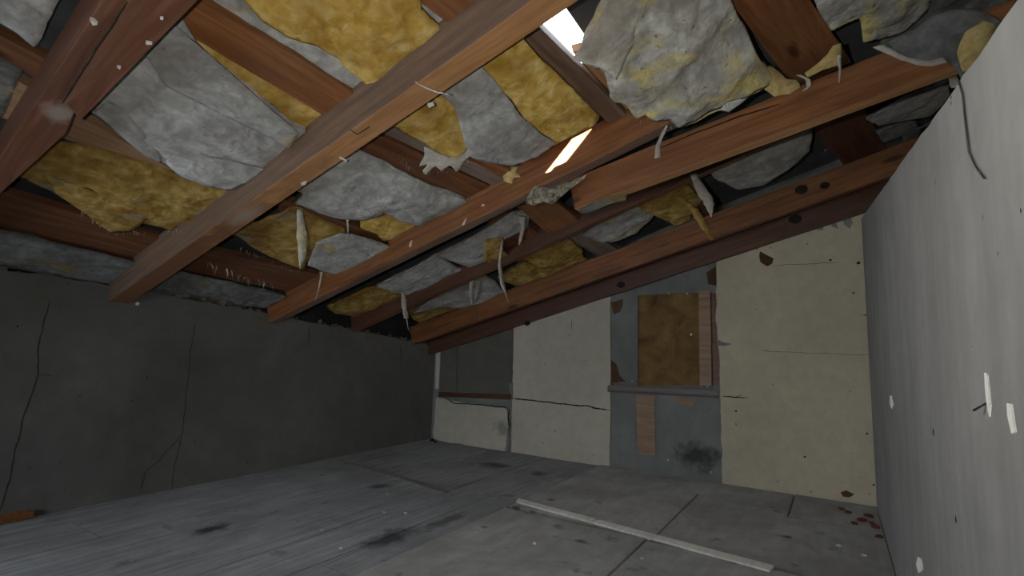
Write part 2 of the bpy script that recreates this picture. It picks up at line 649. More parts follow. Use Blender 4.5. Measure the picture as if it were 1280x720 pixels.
# left wall, its broken top following the eaves
top = [on_x(0, 337, XL), on_x(133, 355, XL), on_x(333, 392, XL), on_x(547, 433, XL)]
pts = [Vector((XL, YF, -.03)), Vector((XL, YF, 1.68))]
pts += densify([Vector((XL, YF, 1.68)), top[0], top[1], top[2], top[3], Vector((XL, 5.3, 1.15))], .05, .012, 3, closed=False)
pts += [Vector((XL, 5.3, 1.15)), Vector((XL, 5.3, -.03))]
wl = slab('wall_left', [Vector((XL, p.y, p.z)) for p in pts], (-.2, 0, 0), P_LEFT)
tag(wl, kind='structure')
for pl_, w_, s_ in [([(63, 375), (50, 420), (47, 470), (30, 520), (22, 550), (12, 600), (0, 640)], .009, 1),
                    ([(245, 395), (238, 440), (232, 500), (228, 542), (200, 575), (182, 590), (176, 612)], .006, 2),
                    ([(228, 540), (220, 575), (215, 612)], .006, 3), ([(180, 590), (177, 604), (176, 614)], .006, 4),
                    ([(387, 408), (386, 430)], .012, 5), ([(330, 395), (326, 420)], .018, 6), ([(48, 468), (66, 470)], .008, 7),
                    ([(90, 352), (70, 368), (30, 362)], .010, 8), ([(500, 430), (502, 455)], .010, 9)]:
    ribbon('crack', [on_x(x, y, XL) for x, y in pl_], w_, (1, 0, 0), M_FINE, wl, seed=s_)
for k, (x, y, r) in enumerate([(22, 408, .012), (165, 501, .010), (100, 494, .008), (243, 551, .010), (231, 592, .010),
                               (309, 578, .011), (323, 592, .009), (238, 437, .012)]):
    blob('plaster_pit', on_x(x, y, XL), r * .6, M_FINE, wl, k, (.15, 1, 1.2), 1)
for k, pg in enumerate([[(25, 362), (60, 354), (100, 358), (96, 366), (70, 372), (48, 384), (40, 372)],
                        [(234, 388), (262, 386), (285, 392), (296, 398), (270, 401), (250, 396), (247, 412), (241, 400)],
                        [(318, 396), (345, 392), (350, 402), (333, 412), (330, 426), (322, 412)]]):
    slab('lost_plaster', [on_x(x, y, XL + .002) for x, y in pg], (-.01, 0, 0), P_GBOARD, wl, .006, k)

rnd = random.Random(12)
bm = bmesh.new()
for k in range(150):
    y = rnd.uniform(.7, 5.05)
    f_ = (y - .98) / (5.2 - .98)
    z = top[0].z + (top[3].z - top[0].z) * f_
    for a_, b_ in zip(top[:-1], top[1:]):
        if a_.y <= y <= b_.y:
            z = a_.z + (b_.z - a_.z) * (y - a_.y) / (b_.y - a_.y)
    c_ = Vector((XL - rnd.uniform(.0, .12), y, z + rnd.uniform(-.005, .03)))
    rr = rnd.uniform(.008, .028)
    rs = bmesh.ops.create_icosphere(bm, subdivisions=1, radius=rr)
    for v in rs['verts']:
        v.co = c_ + v.co * (1 + .4 * noise.noise(v.co * 60 + c_ * 9))
me = bpy.data.meshes.new('wall_head_rubble')
bm.to_mesh(me)
bm.free()
tag(link('wall_head_rubble', me, P_GBOARD, wl), kind='stuff')

# timber strip at the foot of the left wall
tp = [on_x(0, 653, XL), on_x(40, 646, XL)]
tb = box('skirting_offcut', XL, XL + .05, .2, on_x(39, 646, XL).y, .002, .05, W_RED, None, .003)
tag(tb, 'short red-brown timber offcut lying along the foot of the left wall', 'timber offcut')

# right wall: its head drops towards the camera and stands open under the roof
p0, p1 = on_x(1262, 15, XR), on_x(1084, 263, XR)
p1 = Vector((XR, YB + .1, p1.z + (YB + .1 - p1.y) * (p1.z - p0.z) / (p1.y - p0.y)))
pf = Vector((XR, YF, p0.z - (p0.y - YF) * (p1.z - p0.z) / (p1.y - p0.y)))
pts = [Vector((XR, YF, -.12))] + densify([pf, p0, p1], .06, .004, 5, closed=False) + [p1, Vector((XR, YB + .1, -.12))]
wr = slab('wall_right', [Vector((XR, p.y, p.z)) for p in pts], (.11, 0, 0), P_RIGHT)
tag(wr, kind='structure')
RX = XR - .003
for nm, pg in [('white_scrape', [(1230, 466), (1233, 467), (1235, 490), (1237, 506), (1236, 521), (1233, 505), (1231, 485)]),
               ('white_scrape', [(1258, 504), (1263, 505), (1268, 540), (1264, 542), (1259, 520)]),
               ('white_scrape', [(1112, 495), (1115, 494), (1117, 505), (1114, 511), (1112, 504)]),
               ('white_scrape', [(1147, 696), (1151, 698), (1153, 712), (1148, 716), (1145, 706)])]:
    slab(nm, [on_x(x, y, RX) for x, y in pg], (.01, 0, 0), M_WHITE, wr)
for k, (x, y, r) in enumerate([(1101, 338, .006), (1103, 440, .005), (1167, 540, .008), (1195, 650, .008), (1215, 433, .002),
                               (1276, 263, .003), (1189, 129, .004), (1189, 121, .004)]):
    blob('plaster_pit', on_x(x, y, XR), r, M_CRACK, wr, k, (.2, 1, 1.3), 1)
a = on_x(1233, 504, XR)
b = on_x(1217, 513, XR - .03)
nl = tube('nail', [a, a.lerp(b, .5), b], .0018, M_NAIL, None, 8)
tag(nl, 'bent dark nail sticking out of the right wall by the white scrape', 'nail')

# back wall
YW = YB + .06
wb = slab('wall_back', [(XE - .1, YW, -.12), (XE - .1, YW, 1.66), (XO, YW, 3.66), (XO, YW, -.12)], (0, .14, 0), P_BACK)
tag(wb, kind='structure')


def back(name, px, mat, y=YB, depth=.055, rag=0.0, seed=0, bev=0.0, parent=wb):
    return slab(name, [on_y(x, z, y) for x, z in px], (0, depth, 0), mat, parent, rag, seed, bev=bev)


back('grey_board', [(549, 410), (641, 380), (640, 492), (549, 489)], P_GBOARD, YB + .04, .02)
back('grey_board', [(549, 410), (571, 405), (571, 490), (549, 489)], P_GBOARD, YB + .025, .015)
back('plaster_panel', [(545, 497), (575, 503), (600, 507), (633, 511), (636, 530), (631, 566), (590, 558), (541, 549)],
     P_CREAM, YB, .055, .010, 2)
back('corner_bead', [(545, 440), (550, 440), (548, 486), (544, 486)], M_WHITE, YB + .01, .04)
back('plaster_panel', [(643, 385), (763, 345), (763, 512), (762, 585), (715, 577), (639, 568), (640, 500)], P_CREAM, YB, .055, .005, 4)
back('plaster_panel', [(896, 300), (1084, 240), (1102, 639), (1000, 623), (903, 608), (901, 520), (899, 440), (895, 400)],
     P_CREAM2, YB, .055, .007, 6)
back('render_patch', [(764, 340), (896, 300), (897, 366), (850, 366), (797, 369), (797, 476), (762, 478)], P_BACK, YB + .02, .04, .002, 8)
back('render_patch', [(762, 490), (902, 497), (903, 608), (762, 585)], P_BACK, YB + .02, .04, .002, 9)
back('fibreboard', [(796, 366), (876, 363), (876, 482), (796, 482)], M_FIBRE, YB + .045, .015)
box('stud', on_y(873, 400, YB).x, on_y(888, 400, YB).x, YB + .015, YB + .06, on_y(880, 482, YB).z, on_y(880, 363, YB).z, W_TAN, wb, .003)
box('stud', on_y(889, 400, YB).x, on_y(899, 400, YB).x, YB + .03, YB + .06, on_y(895, 482, YB).z, on_y(895, 363, YB).z, W_RAFTER, wb, .003)
back('timber_strip', [(795, 494), (818, 495), (819, 569), (797, 568)], W_TAN, YB + .012, .02, bev=.001)
back('timber_patch', [(843, 496), (868, 498), (866, 507), (856, 508), (845, 504)], W_TAN, YB + .012, .02)
for k, pg in enumerate([[(764, 378), (778, 374), (778, 382), (774, 390), (767, 393)],
                        [(764, 450), (770, 455), (774, 470), (781, 477), (764, 478)],
                        [(883, 340), (895, 333), (895, 357), (886, 355)]]):
    back('bare_patch', pg, M_BROWNP, YB + .012, .02, .004, k)
for k, pg in enumerate([[(950, 314), (957, 318), (967, 323), (965, 330), (959, 333), (951, 328), (949, 320)],
                        [(1051, 616), (1058, 613), (1068, 618), (1062, 622), (1054, 621)]]):
    back('plaster_hole', pg, M_BROWNP, YB - .003, .01, .003, k)
# plaster crumbs hanging from the rafter along the top of the right panel
for k, pg in enumerate([[(1035, 274), (1042, 272), (1048, 286), (1040, 283)], [(1053, 270), (1063, 268), (1066, 278), (1062, 285), (1055, 280)],
                        [(1018, 280), (1030, 278), (1029, 288), (1020, 286)], [(896, 424), (904, 428), (915, 430), (905, 433), (896, 432)],
                        [(636, 480), (641, 478), (641, 500), (637, 492)]]):
    back('render_crumb', pg, P_BACK, YB - .006, .02, .004, 30 + k)
# ledges across the two open bays
ledge = beam('wall_ledge', [on_y(759, 490, YB + .02), on_y(898, 498, YB + .02), on_y(898, 495, YB - .05), on_y(760, 488, YB - .05)],
             (0, 0, .055), W_LEDGE, wb, seed=3)
ledge2 = beam('wall_ledge', [on_y(548, 496, YB + .02), on_y(639, 500, YB + .02), on_y(639, 499, YB - .03), on_y(548, 495, YB - .03)],
              (0, 0, .055), W_DARK, wb, seed=4)
YC = YB - .002
for pl_, w_, s_ in [([(641, 498), (670, 501), (700, 505), (735, 508), (762, 513)], .014, 21),
                    ([(902, 495), (918, 496), (936, 497)], .012, 22), ([(919, 497), (928, 493)], .010, 27),
                    ([(955, 439), (1010, 441), (1060, 443), (1090, 444)], .003, 23),
                    ([(965, 332), (1000, 330), (1050, 328)], .003, 24), ([(1078, 394), (1090, 393)], .014, 25),
                    ([(953, 438), (962, 439)], .012, 28),
                    ([(556, 497), (566, 504), (600, 506), (630, 509), (636, 512)], .012, 26),
                    ([(636, 512), (635, 522), (637, 535)], .02, 29), ([(715, 398), (714, 412)], .006, 30)]:
    ribbon('crack', [on_y(x, y, YC) for x, y in pl_], w_, (0, -1, 0), M_CRACK, wb, seed=s_)
for k, (x, y, r) in enumerate([(1067, 366, .012), (1084, 542, .012), (1006, 571, .012), (920, 514, .015), (1010, 322, .015),
                               (1038, 325, .015), (1073, 329, .02), (1092, 606, .014), (1075, 597, .006), (945, 387, .008),
                               (920, 530, .010), (1020, 625, .012), (1056, 636, .02), (937, 614, .010), (1040, 630, .01)]):
    blob('plaster_pit', on_y(x, y, YB), r * .75, M_WHITE if k == 4 else M_CRACK, wb, k, (1, .15, .8), 1)
for k, (x, y) in enumerate([(836, 367), (859, 367), (864, 418), (790, 476), (884, 483), (835, 575), (889, 590)]):
    blob('white_chip', on_y(x, y, YB - .01 if k not in (3, 4) else YB - .03), .012, M_WHITE, wb, 40 + k, (1, .6, 1), 1)

# front wall behind the camera
bm = bmesh.new()
box_bm(bm, XE, XO, YF - .1, YF, -.12, 4.4)
me = bpy.data.meshes.new('wall_front')
bm.to_mesh(me)
bm.free()
tag(link('wall_front', me, P_LEFT), kind='structure')
tag(box('wall_outer', XO, XO + .1, YF - .1, 5.3, -.12, 4.2, P_LEFT), kind='structure')
tag(box('wall_eaves', XE - .08, XE, YF - .1, 5.3, -.12, 1.9, M_ROOF), kind='structure')

# roof skin above the battens: flat sheets with the openings the daylight leaks through
SK = .375
holes = [(-1.17, -1.02, 1.86, 2.42)]
for (px, py, rx, ry) in [(783, 387, .05, .012), (925, 290, .035, .010), (1086, 211, .010, .012), (1033, 187, .016, .012)]:
    p = on_roof(px, py, SK)
    holes.append((p.x - rx, p.x + rx, p.y - ry, p.y + ry))
X = sorted({XE - .05, XO + .1, -3.2, -1.9, -.6, .9, 1.8} | {v for h in holes for v in h[:2]})
Y = sorted({YF - .1, 5.25} | {v for h in holes for v in h[2:]})
bm = bmesh.new()
grid = {}


def gv(x, y, k):
    if (x, y, k) not in grid:
        grid[(x, y, k)] = bm.verts.new((x, y, roof_z(x, y, SK + k * .012)))
    return grid[(x, y, k)]


for i in range(len(X) - 1):
    for j in range(len(Y) - 1):
        cx, cy = (X[i] + X[i + 1]) / 2, (Y[j] + Y[j + 1]) / 2
        if any(h[0] < cx < h[1] and h[2] < cy < h[3] for h in holes):
            continue
        for k in (0, 1):
            bm.faces.new([gv(X[i], Y[j], k), gv(X[i + 1], Y[j], k), gv(X[i + 1], Y[j + 1], k), gv(X[i], Y[j + 1], k)])
me = bpy.data.meshes.new('ceiling')
bm.to_mesh(me)
bm.free()
tag(link('ceiling', me, M_ROOF), kind='structure')

# ------------------------------------------------------------ rafters
def rafter(label, pa, pb, y, width, x_end, mat, side, x_start=XL + .004, depth=RD, seed=0, name='rafter'):
    a, b = on_y(*pa, y), on_y(*pb, y)
    s = (b.z - a.z) / (b.x - a.x)

    def at(x):
        return Vector((x, y, a.z + s * (x - a.x)))
    A, B = at(x_start), at(x_end)
    w = Vector((0, width, 0))
    o = beam(name, [A, B, B + w, A + w], Vector((-s * depth * .9, 0, depth)), mat, None, 24, .003, seed, side_mat=side)
    tag(o, label, 'rafter', 'roof rafters rising from the left wall')
    return o, at


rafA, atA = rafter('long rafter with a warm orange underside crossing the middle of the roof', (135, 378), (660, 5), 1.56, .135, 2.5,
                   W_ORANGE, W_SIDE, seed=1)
rafB, atB = rafter('rafter catching the bright streak of sunlight, its broken end capped with fluff', (335, 404), (828, 158), 2.80, .095,
                   -.62, W_SIDE, W_RED, seed=2)
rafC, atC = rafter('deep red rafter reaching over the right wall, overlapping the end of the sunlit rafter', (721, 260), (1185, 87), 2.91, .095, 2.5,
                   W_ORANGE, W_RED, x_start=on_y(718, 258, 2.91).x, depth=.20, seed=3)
rafD, atD = rafter('thin dark rafter running just behind the sunlit one', (440, 415), (805, 250), 3.78, .07, .3, W_RAFTER, W_DARK, seed=4)
rafE, atE = rafter('knotty rafter second from the back wall', (525, 427), (1100, 225), 4.72, .075, 2.5, W_RAFTER, W_RED, seed=5)
rafF, atF = rafter('darkest rafter lying tight against the back wall', (560, 437), (1080, 267), 5.085, .06, 2.5, W_DARK, W_DARK, seed=6)
rafF.location.y -= .062


def on_beam_plane(px, py):            # underside of the nearest rafter, at the left of the frame
    return on_roof(px, py, .02)


near_px = [(-70, 309), (-60, 300), (0, 243), (83, 167), (98, 128), (170, -5), (196, -50), (150, -45), (121, 10), (31, 149), (-40, 259)]
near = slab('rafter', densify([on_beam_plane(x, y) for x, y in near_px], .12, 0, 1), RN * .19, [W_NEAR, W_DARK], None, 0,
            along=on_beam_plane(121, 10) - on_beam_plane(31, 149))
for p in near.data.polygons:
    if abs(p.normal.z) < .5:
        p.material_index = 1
bevel(near, .004)
tag(near, 'broad dark rafter at the upper left, split along its underside', 'rafter', 'roof rafters rising from the left wall')
lap_px = [(80, 126), (101, 150), (247, 0), (300, -54), (196, -54), (161, 0)]
lap = slab('rafter_splice', densify([on_roof(x, y, -.004) for x, y in lap_px], .12, 0, 1), RN * .016, W_NEAR, None, 0, along=on_roof(247, 0) - on_roof(101, 150))
tag(lap, 'second timber lapped along the right flank of the upper left rafter', 'rafter')

# splits, flecks and knots on the timbers
def on_face(px, py, y):
    return on_y(px, py, y)


def fleck(px, parent, mat=M_WHITE, plane=None, th=(0, .004, 0)):
    return slab('paint_fleck', [plane(*p) for p in px], th, mat, parent)


f2 = lambda x, y: hit(x, y, atA(0) + Vector((0, 0, -.004)), Vector((-(atA(1).z - atA(0).z), 0, 1)))
ribbon('scratch', [f2(519, 102), f2(532, 109), f2(547, 115), f2(563, 118)], .007, (.29, 0, -.957), M_WHITE, rafA, .003, 1, .001)
ribbon('split', [f2(438, 162), f2(446, 168), f2(462, 158)], .005, (.29, 0, -.957), M_CRACK, rafA, .002, 4, .002)
fleck([(534, 130), (541, 128), (543, 132), (536, 135)], rafA, plane=f2, th=(0, 0, .004))
fleck([(425, 196), (434, 200), (433, 202), (424, 198)], rafA, plane=f2, th=(0, 0, .004))
fleck([(376, 229), (383, 227), (382, 231), (377, 232)], rafA, plane=f2, th=(0, 0, .004))
sC = lambda x, y: on_y(x, y, 2.905)
ribbon('split', [sC(822, 186), sC(870, 166), sC(920, 147), sC(975, 130)], .008, (0, -1, 0), M_CRACK, rafC, .002, 9, .002)
sB = lambda x, y: on_y(x, y, 2.795)
fleck([(580, 276), (583, 272), (580, 281), (577, 282)], rafB, plane=sB)
fleck([(512, 303), (515, 300), (514, 308), (511, 309)], rafB, plane=sB)
fleck([(602, 256), (605, 255), (605, 257), (602, 258)], rafB, plane=sB)
for p in [[(112, 25), (117, 27), (122, 31), (116, 32)], [(182, 53), (190, 54), (190, 56), (183, 56)], [(146, 83), (151, 85), (150, 87), (147, 85)],
          [(200, 23), (204, 23), (204, 25), (201, 25)]]:
    fleck(p, near if p[0][0] < 125 else lap, plane=lambda x, y: on_roof(x, y, -.012), th=(0, 0, .012))
ribbon('split', [on_beam_plane(78, 124) - RN * .02, on_beam_plane(118, 62) - RN * .02, on_beam_plane(160, -4) - RN * .02], .006, -RN, M_CRACK, near,
       .003, 3, .002)
sE = lambda x, y: on_y(x, y, 4.715)
for k, (x, y, rx, par, yy) in enumerate([(1002, 237, .05, rafE, 4.72), (1031, 232, .035, rafE, 4.72), (994, 274, .05, rafF, 5.020),
                                         (776, 356, .045, rafF, 5.020), (659, 404, .04, rafF, 5.020)]):
    kn = blob('knot', on_y(x, y, yy), rx, M_CRACK, par, k, (1, .12, .75), 2, .2)

# ------------------------------------------------------------ roof battens
def batten(label, e1, e2, mat, dz=RD, th=.05, extend=(.05, .05), seed=0, name='roof_batten'):
    a, b = on_roof(*e1[0], dz), on_roof(*e1[1], dz)
    c, d = on_roof(*e2[0], dz), on_roof(*e2[1], dz)
    ab, cd_ = (b - a).normalized(), (d - c).normalized()
    a, b = a - ab * extend[0], b + ab * extend[1]
    c, d = c - cd_ * extend[0], d + cd_ * extend[1]
    o = beam(name, [a, b, d, c], RN * th, mat, None, 10, .002, seed)
    tag(o, label, 'batten', 'battens laid across the rafters')
    return o


batten('short dark batten at the far upper left corner', ((0, 45), (45, 68)), ((0, 72), (30, 90)), W_RAFTER, extend=(.3, .25), seed=1)
batten('red-brown batten with dark knots between the two nearest rafters', ((262, 4), (445, 118)), ((214, 32), (405, 145)), W_RED, extend=(.35, .05), seed=2)
batten('batten half hidden between the big grey batt and the dirty yellow batt', ((100, 146), (225, 218)), ((85, 175), (285, 240)), W_TAN, extend=(.3, .02), seed=3)
batten('broad batten above the head of the left wall, nearest the camera', ((0, 240), (205, 300)), ((0, 291), (172, 328)), W_RAFTER, extend=(.3, .05), seed=4)
batten('orange batten end at the top edge, left of the long orange rafter', ((518, -2), (560, 30)), ((592, 0), (600, 8)), W_RED, extend=(.15, .05), seed=5)
batten('purplish batten beside the bright roof opening', ((643, 42), (762, 156)), ((682, 42), (782, 142)), W_SIDE, extend=(.05, .04), th=.06, seed=6)
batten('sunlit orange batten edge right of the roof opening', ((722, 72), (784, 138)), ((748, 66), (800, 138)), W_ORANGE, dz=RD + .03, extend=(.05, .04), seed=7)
batten('wide red board coming down from the top edge onto the overlapping red rafter', ((908, -4), (991, 108)), ((1010, -4), (1062, 74)), W_RED, dz=RD - .01,
       extend=(.1, .04), seed=8)
batten('dark wide board under the red rafter near the right wall', ((1000, 142), (1055, 207)), ((1075, 125), (1110, 192)), W_DARK, extend=(.1, .03), seed=9)
batten('greyed narrow batten next to the torn yellow tongue', ((498, 158), (650, 235)), ((482, 168), (637, 242)), W_PALE, dz=RD - .01, extend=(.12, .02), seed=10)
batten('dark red batten under the torn yellow tongue', ((478, 171), (634, 243)), ((428, 194), (620, 270)), W_RAFTER, extend=(.12, .02), seed=11)
batten('orange batten behind the torn yellow tongue', ((570, 186), (662, 222)), ((555, 196), (645, 236)), W_RED, dz=RD + .015, extend=(.3, .02), seed=12)
batten('thin batten under the sagging grey batt in the second bay', ((362, 252), (500, 304)), ((366, 270), (480, 312)), W_RAFTER, extend=(.1, .05), seed=13)
batten('fluff-covered batten over the wall head between the first two rafters', ((240, 308), (405, 346)), ((215, 335), (388, 370)), W_RAFTER, extend=(.1, .05), seed=14)
batten('short red block between the lapped rafters and the thin dark rafter', ((690, 248), (735, 284)), ((650, 262), (697, 302)), W_RED, dz=RD - .04,
       extend=(.05, .02), seed=15)
batten('dark batten left of the short red block', ((632, 262), (690, 304)), ((612, 285), (650, 330)), W_RAFTER, dz=RD, extend=(.05, .02), seed=16)
batten('pale greyed batten between the two back bays', ((722, 280), (780, 317)), ((702, 294), (760, 328)), W_PALE, extend=(.06, .03), seed=17)
batten('short batten behind the hanging fluff near the knotty rafter', ((862, 215), (892, 262)), ((836, 228), (872, 280)), W_RAFTER, extend=(.06, .03), seed=18)

# ------------------------------------------------------------ insulation
def inside(x, y, poly):
    c = False
    n = len(poly)
    j = n - 1
    for i in range(n):
        xi, yi, xj, yj = poly[i].x, poly[i].y, poly[j].x, poly[j].y
        if (yi > y) != (yj > y) and x < (xj - xi) * (y - yi) / (yj - yi) + xi:
            c = not c
        j = i
    return c


def nearest(x, y, poly):
    best, bp = 1e9, None
    n = len(poly)
    for i in range(n):
        a, b = poly[i], poly[(i + 1) % n]
        dx, dy = b.x - a.x, b.y - a.y
        L = dx * dx + dy * dy
        t = 0 if L < 1e-12 else max(0, min(1, ((x - a.x) * dx + (y - a.y) * dy) / L))
        px, py = a.x + dx * t, a.y + dy * t
        d = (px - x) ** 2 + (py - y) ** 2
        if d < best:
            best, bp = d, (px, py)
    return math.sqrt(best), bp


NB = [0]


def F(px, py, y):
    """outline entry whose height puts it just in front of a rafter face at depth y"""
    p = on_y(px, py, y)
    return (px, py, p.z - roof_z(p.x, p.y))




def batt(label, px, mat, dz=RD - .005, sag=.035, thick=.07, lump=.014, rag=.006, freq=6.0, stretch=(1, 1), g=.022,
         name='insulation_batt', parent=None, group=None, cat='insulation'):
    """px: outline; an entry may carry its own height over the rafter undersides"""
    NB[0] += 1
    seed = NB[0] * 5.3
    ctrl = []
    for e in px:
        d = e[2] if len(e) > 2 else dz
        p = on_roof(e[0], e[1], d)
        ctrl.append((p.x, p.y, d))
    P = [Vector((c[0], c[1], 0)) for c in ctrl]
    plain = not any(len(e) > 2 for e in px) and parent is None and name == 'insulation_batt'
    poly = densify(P, .03, rag, NB[0])
    if plain:                         # wool is tucked against the timbers on both sides
        for p in poly:
            for (ya, yb, xa, xb) in ((1.56, 1.695, -9, 9), (2.80, 2.895, -9, -.62), (2.91, 3.005, -1.5, 9), (3.78, 3.85, -9, .3), (4.72, 4.795, -9, 9)):
                if xa < p.x < xb:
                    if ya - .11 < p.y < ya:
                        p.y = ya + .012
                    elif yb < p.y < yb + .21:
                        p.y = yb - .012
    for p in poly:
        p.z = 0
    x0, x1 = min(p.x for p in poly), max(p.x for p in poly)
    y0, y1 = min(p.y for p in poly), max(p.y for p in poly)
    g = max(g, math.sqrt((x1 - x0) * (y1 - y0) / 6000))
    nx, ny = int((x1 - x0) / g) + 2, int((y1 - y0) / g) + 2
    cells = [(i, j) for i in range(nx) for j in range(ny) if inside(x0 + (i + .5) * g, y0 + (j + .5) * g, poly)]
    cset = set(cells)
    verts = {}
    for (i, j) in cells:
        for di, dj in ((0, 0), (1, 0), (1, 1), (0, 1)):
            verts.setdefault((i + di, j + dj), None)
    bm = bmesh.new()
    top = {}
    cen = Vector((sum(c[0] for c in ctrl) / len(ctrl), sum(c[1] for c in ctrl) / len(ctrl), 0))
    cen.z = roof_z(cen.x, cen.y, dz)
    for (i, j) in verts:
        x, y = x0 + i * g, y0 + j * g
        d, bp = nearest(x, y, poly)
        full = all((i - a, j - b) in cset for a in (0, 1) for b in (0, 1))
        if not full:
            x, y = bp
            d = 0
        w = s = 0
        for c in ctrl:
            k = 1 / ((c[0] - x) ** 2 + (c[1] - y) ** 2 + 1e-5)
            w += k
            s += k * c[2]
        h = s / w
        v = Vector((x * stretch[0], y * stretch[1], seed))
        nz = noise.fractal(v * freq, .9, 2.1, 4) * lump
        rd = (1 - abs(noise.noise(v * freq * .55 + Vector((9, 3, 1))))) ** 6 * lump * 1.0
        bl = noise.noise(v * freq * 2.6) * lump * .45
        z = roof_z(x, y, h) - sag * (1 - math.exp(-(d / .11) ** 1.2)) - (nz + bl - rd) * (.35 + .65 * min(1, d / .06))
        verts[(i, j)] = bm.verts.new(Vector((x, y, z)) - cen)
        tt = thick * (.35 + .65 * min(1, (d / .07)))
        top[(i, j)] = bm.verts.new(Vector((x, y, z + tt)) - cen)
    cnt = {}
    for (i, j) in cells:
        ks = [(i, j), (i + 1, j), (i + 1, j + 1), (i, j + 1)]
        bm.faces.new([verts[k] for k in ks][::-1])
        bm.faces.new([top[k] for k in ks])
        for a in range(4):
            e = (ks[a], ks[(a + 1) % 4])
            if (e[1], e[0]) in cnt:
                cnt.pop((e[1], e[0]))
            else:
                cnt[e] = 1
    for (a, b) in cnt:
        bm.faces.new([verts[a], verts[b], top[b], top[a]])
    me = bpy.data.meshes.new(name)
    bm.to_mesh(me)
    bm.free()
    o = link(name, me, mat, parent, Matrix.Translation(cen), smooth=True)
    if parent is None:
        tag(o, label, cat, group or 'glass wool batts sagging between the rafters')
    elif label:
        o['label'] = label
    return o


def pad(label, px, mat, y, bulge=.03, lump=.008, rag=.005, freq=14, g=.010, name='insulation_wad', parent=None, group=None):
    """wool or facing stuck on the front face (at depth y) of a timber: a lumpy cushion with its back on the wood"""
    NB[0] += 1
    seed = NB[0] * 3.1
    P = [on_y(a, b, y) for a, b in px]
    P = densify([Vector((p.x, p.z, 0)) for p in P], .02, rag, NB[0])
    for p in P:
        p.z = 0
    x0, x1 = min(p.x for p in P), max(p.x for p in P)
    y0, y1 = min(p.y for p in P), max(p.y for p in P)
    g = max(g, math.sqrt((x1 - x0) * (y1 - y0) / 4000))
    cells = [(i, j) for i in range(int((x1 - x0) / g) + 2) for j in range(int((y1 - y0) / g) + 2)
             if inside(x0 + (i + .5) * g, y0 + (j + .5) * g, P)]
    # keep only the largest connected patch of cells
    left, comps = set(cells), []
    while left:
        st_ = [left.pop()]
        comp = set(st_)
        while st_:
            i, j = st_.pop()
            for q_ in ((i + 1, j), (i - 1, j), (i, j + 1), (i, j - 1)):
                if q_ in left:
                    left.discard(q_)
                    comp.add(q_)
                    st_.append(q_)
        comps.append(comp)
    cset = max(comps, key=len)
    cells = sorted(cset)
    bm = bmesh.new()
    fr, bk = {}, {}
    cen = Vector(((x0 + x1) / 2, y, (y0 + y1) / 2))
    for (ci, cj) in cells:
        for di, dj in ((0, 0), (1, 0), (1, 1), (0, 1)):
            k = (ci + di, cj + dj)
            if k in fr:
                continue
            x, z = x0 + k[0] * g, y0 + k[1] * g
            d, bp = nearest(x, z, P)
            if not all((k[0] - a, k[1] - b) in cset for a in (0, 1) for b in (0, 1)):
                x, z = bp
                d = 0
            v = Vector((x, z, seed))
            nz = noise.fractal(v * freq, .9, 2.1, 4) * lump
            off = bulge * (1 - math.exp(-(d / .035))) + (nz + lump * .5) * min(1, .25 + d / .02)
            fr[k] = bm.verts.new(Vector((x, y - .004 - max(0, off), z)) - cen)
            bk[k] = bm.verts.new(Vector((x, y + .001, z)) - cen)
    cnt = {}
    for (i, j) in cells:
        ks = [(i, j), (i + 1, j), (i + 1, j + 1), (i, j + 1)]
        bm.faces.new([fr[k] for k in ks])
        bm.faces.new([bk[k] for k in ks][::-1])
        for a in range(4):
            e = (ks[a], ks[(a + 1) % 4])
            if (e[1], e[0]) in cnt:
                cnt.pop((e[1], e[0]))
            else:
                cnt[e] = 1
    for (a, b) in cnt:
        bm.faces.new([fr[b], fr[a], bk[a], bk[b]])
    bmesh.ops.recalc_face_normals(bm, faces=bm.faces)
    me = bpy.data.meshes.new(name)
    bm.to_mesh(me)
    bm.free()
    o = link(name, me, mat, parent, Matrix.Translation(cen), smooth=True)
    if parent is None:
        tag(o, label, 'insulation', group)
    return o


S = (1, .45)     # wrinkles drawn out along the bays
# nearest bay, left of the first rafter
batt('grey batt with a yellow edge in the top left corner of the roof', [(-30, -20), (85, -20), (62, 28), (44, 60), (20, 40), (-30, 10)], B_GREYY, stretch=S)
batt('dark grey batt below the short batten at the far left', [(-30, 60), (28, 88), (20, 110), (0, 150), (-30, 160)], B_DGREY)
# first open bay
Y1 = batt('large bulging yellow batt at the top of the frame', [(292, -25), (520, -25), (527, 15), (550, 42), (500, 90), (458, 118), (436, 92), (420, 72), (394, 56), (362, 50),
      (330, 28), (302, 0)], B_YELLOW, sag=.06, dz=RD - .01, lump=.024, freq=5)
batt('grey torn facing showing under the large bulging yellow batt', [(258, -25), (320, -20), (350, 30), (400, 45), (440, 80), (470, 112), (440, 125), (380, 82),
      (335, 58), (300, 34), (262, 2)], B_GREYY, dz=RD + .03, sag=.01, lump=.008, thick=.04)
batt('grey scrap beside the orange batten end at the top edge', [(500, -20), (528, 0), (560, 32), (565, 50), (540, 50), (515, 20)], B_GREY, dz=RD + .03, sag=.0, thick=.04, lump=.008)
batt('narrow yellow batt below the knotted batten', [(228, 38), (262, 58), (300, 82), (350, 115), (400, 142), (410, 155), (378, 176), (330, 140), (285, 105), (225, 60)],
     B_YELLOW, dz=RD + .01, sag=.02)
G2 = batt('very large wrinkled grey batt between the two nearest rafters',
          [(222, 20), (246, 58), (276, 88), (312, 115), (345, 142), (378, 168), (366, 190), (330, 225), (288, 238), (255, 233), (228, 222), (205, 206), (186, 200),
           (168, 186), (140, 160), (112, 140), (120, 110), (160, 70)], B_GREY, sag=.055, lump=.020, freq=4.5, stretch=S, dz=RD - .02)
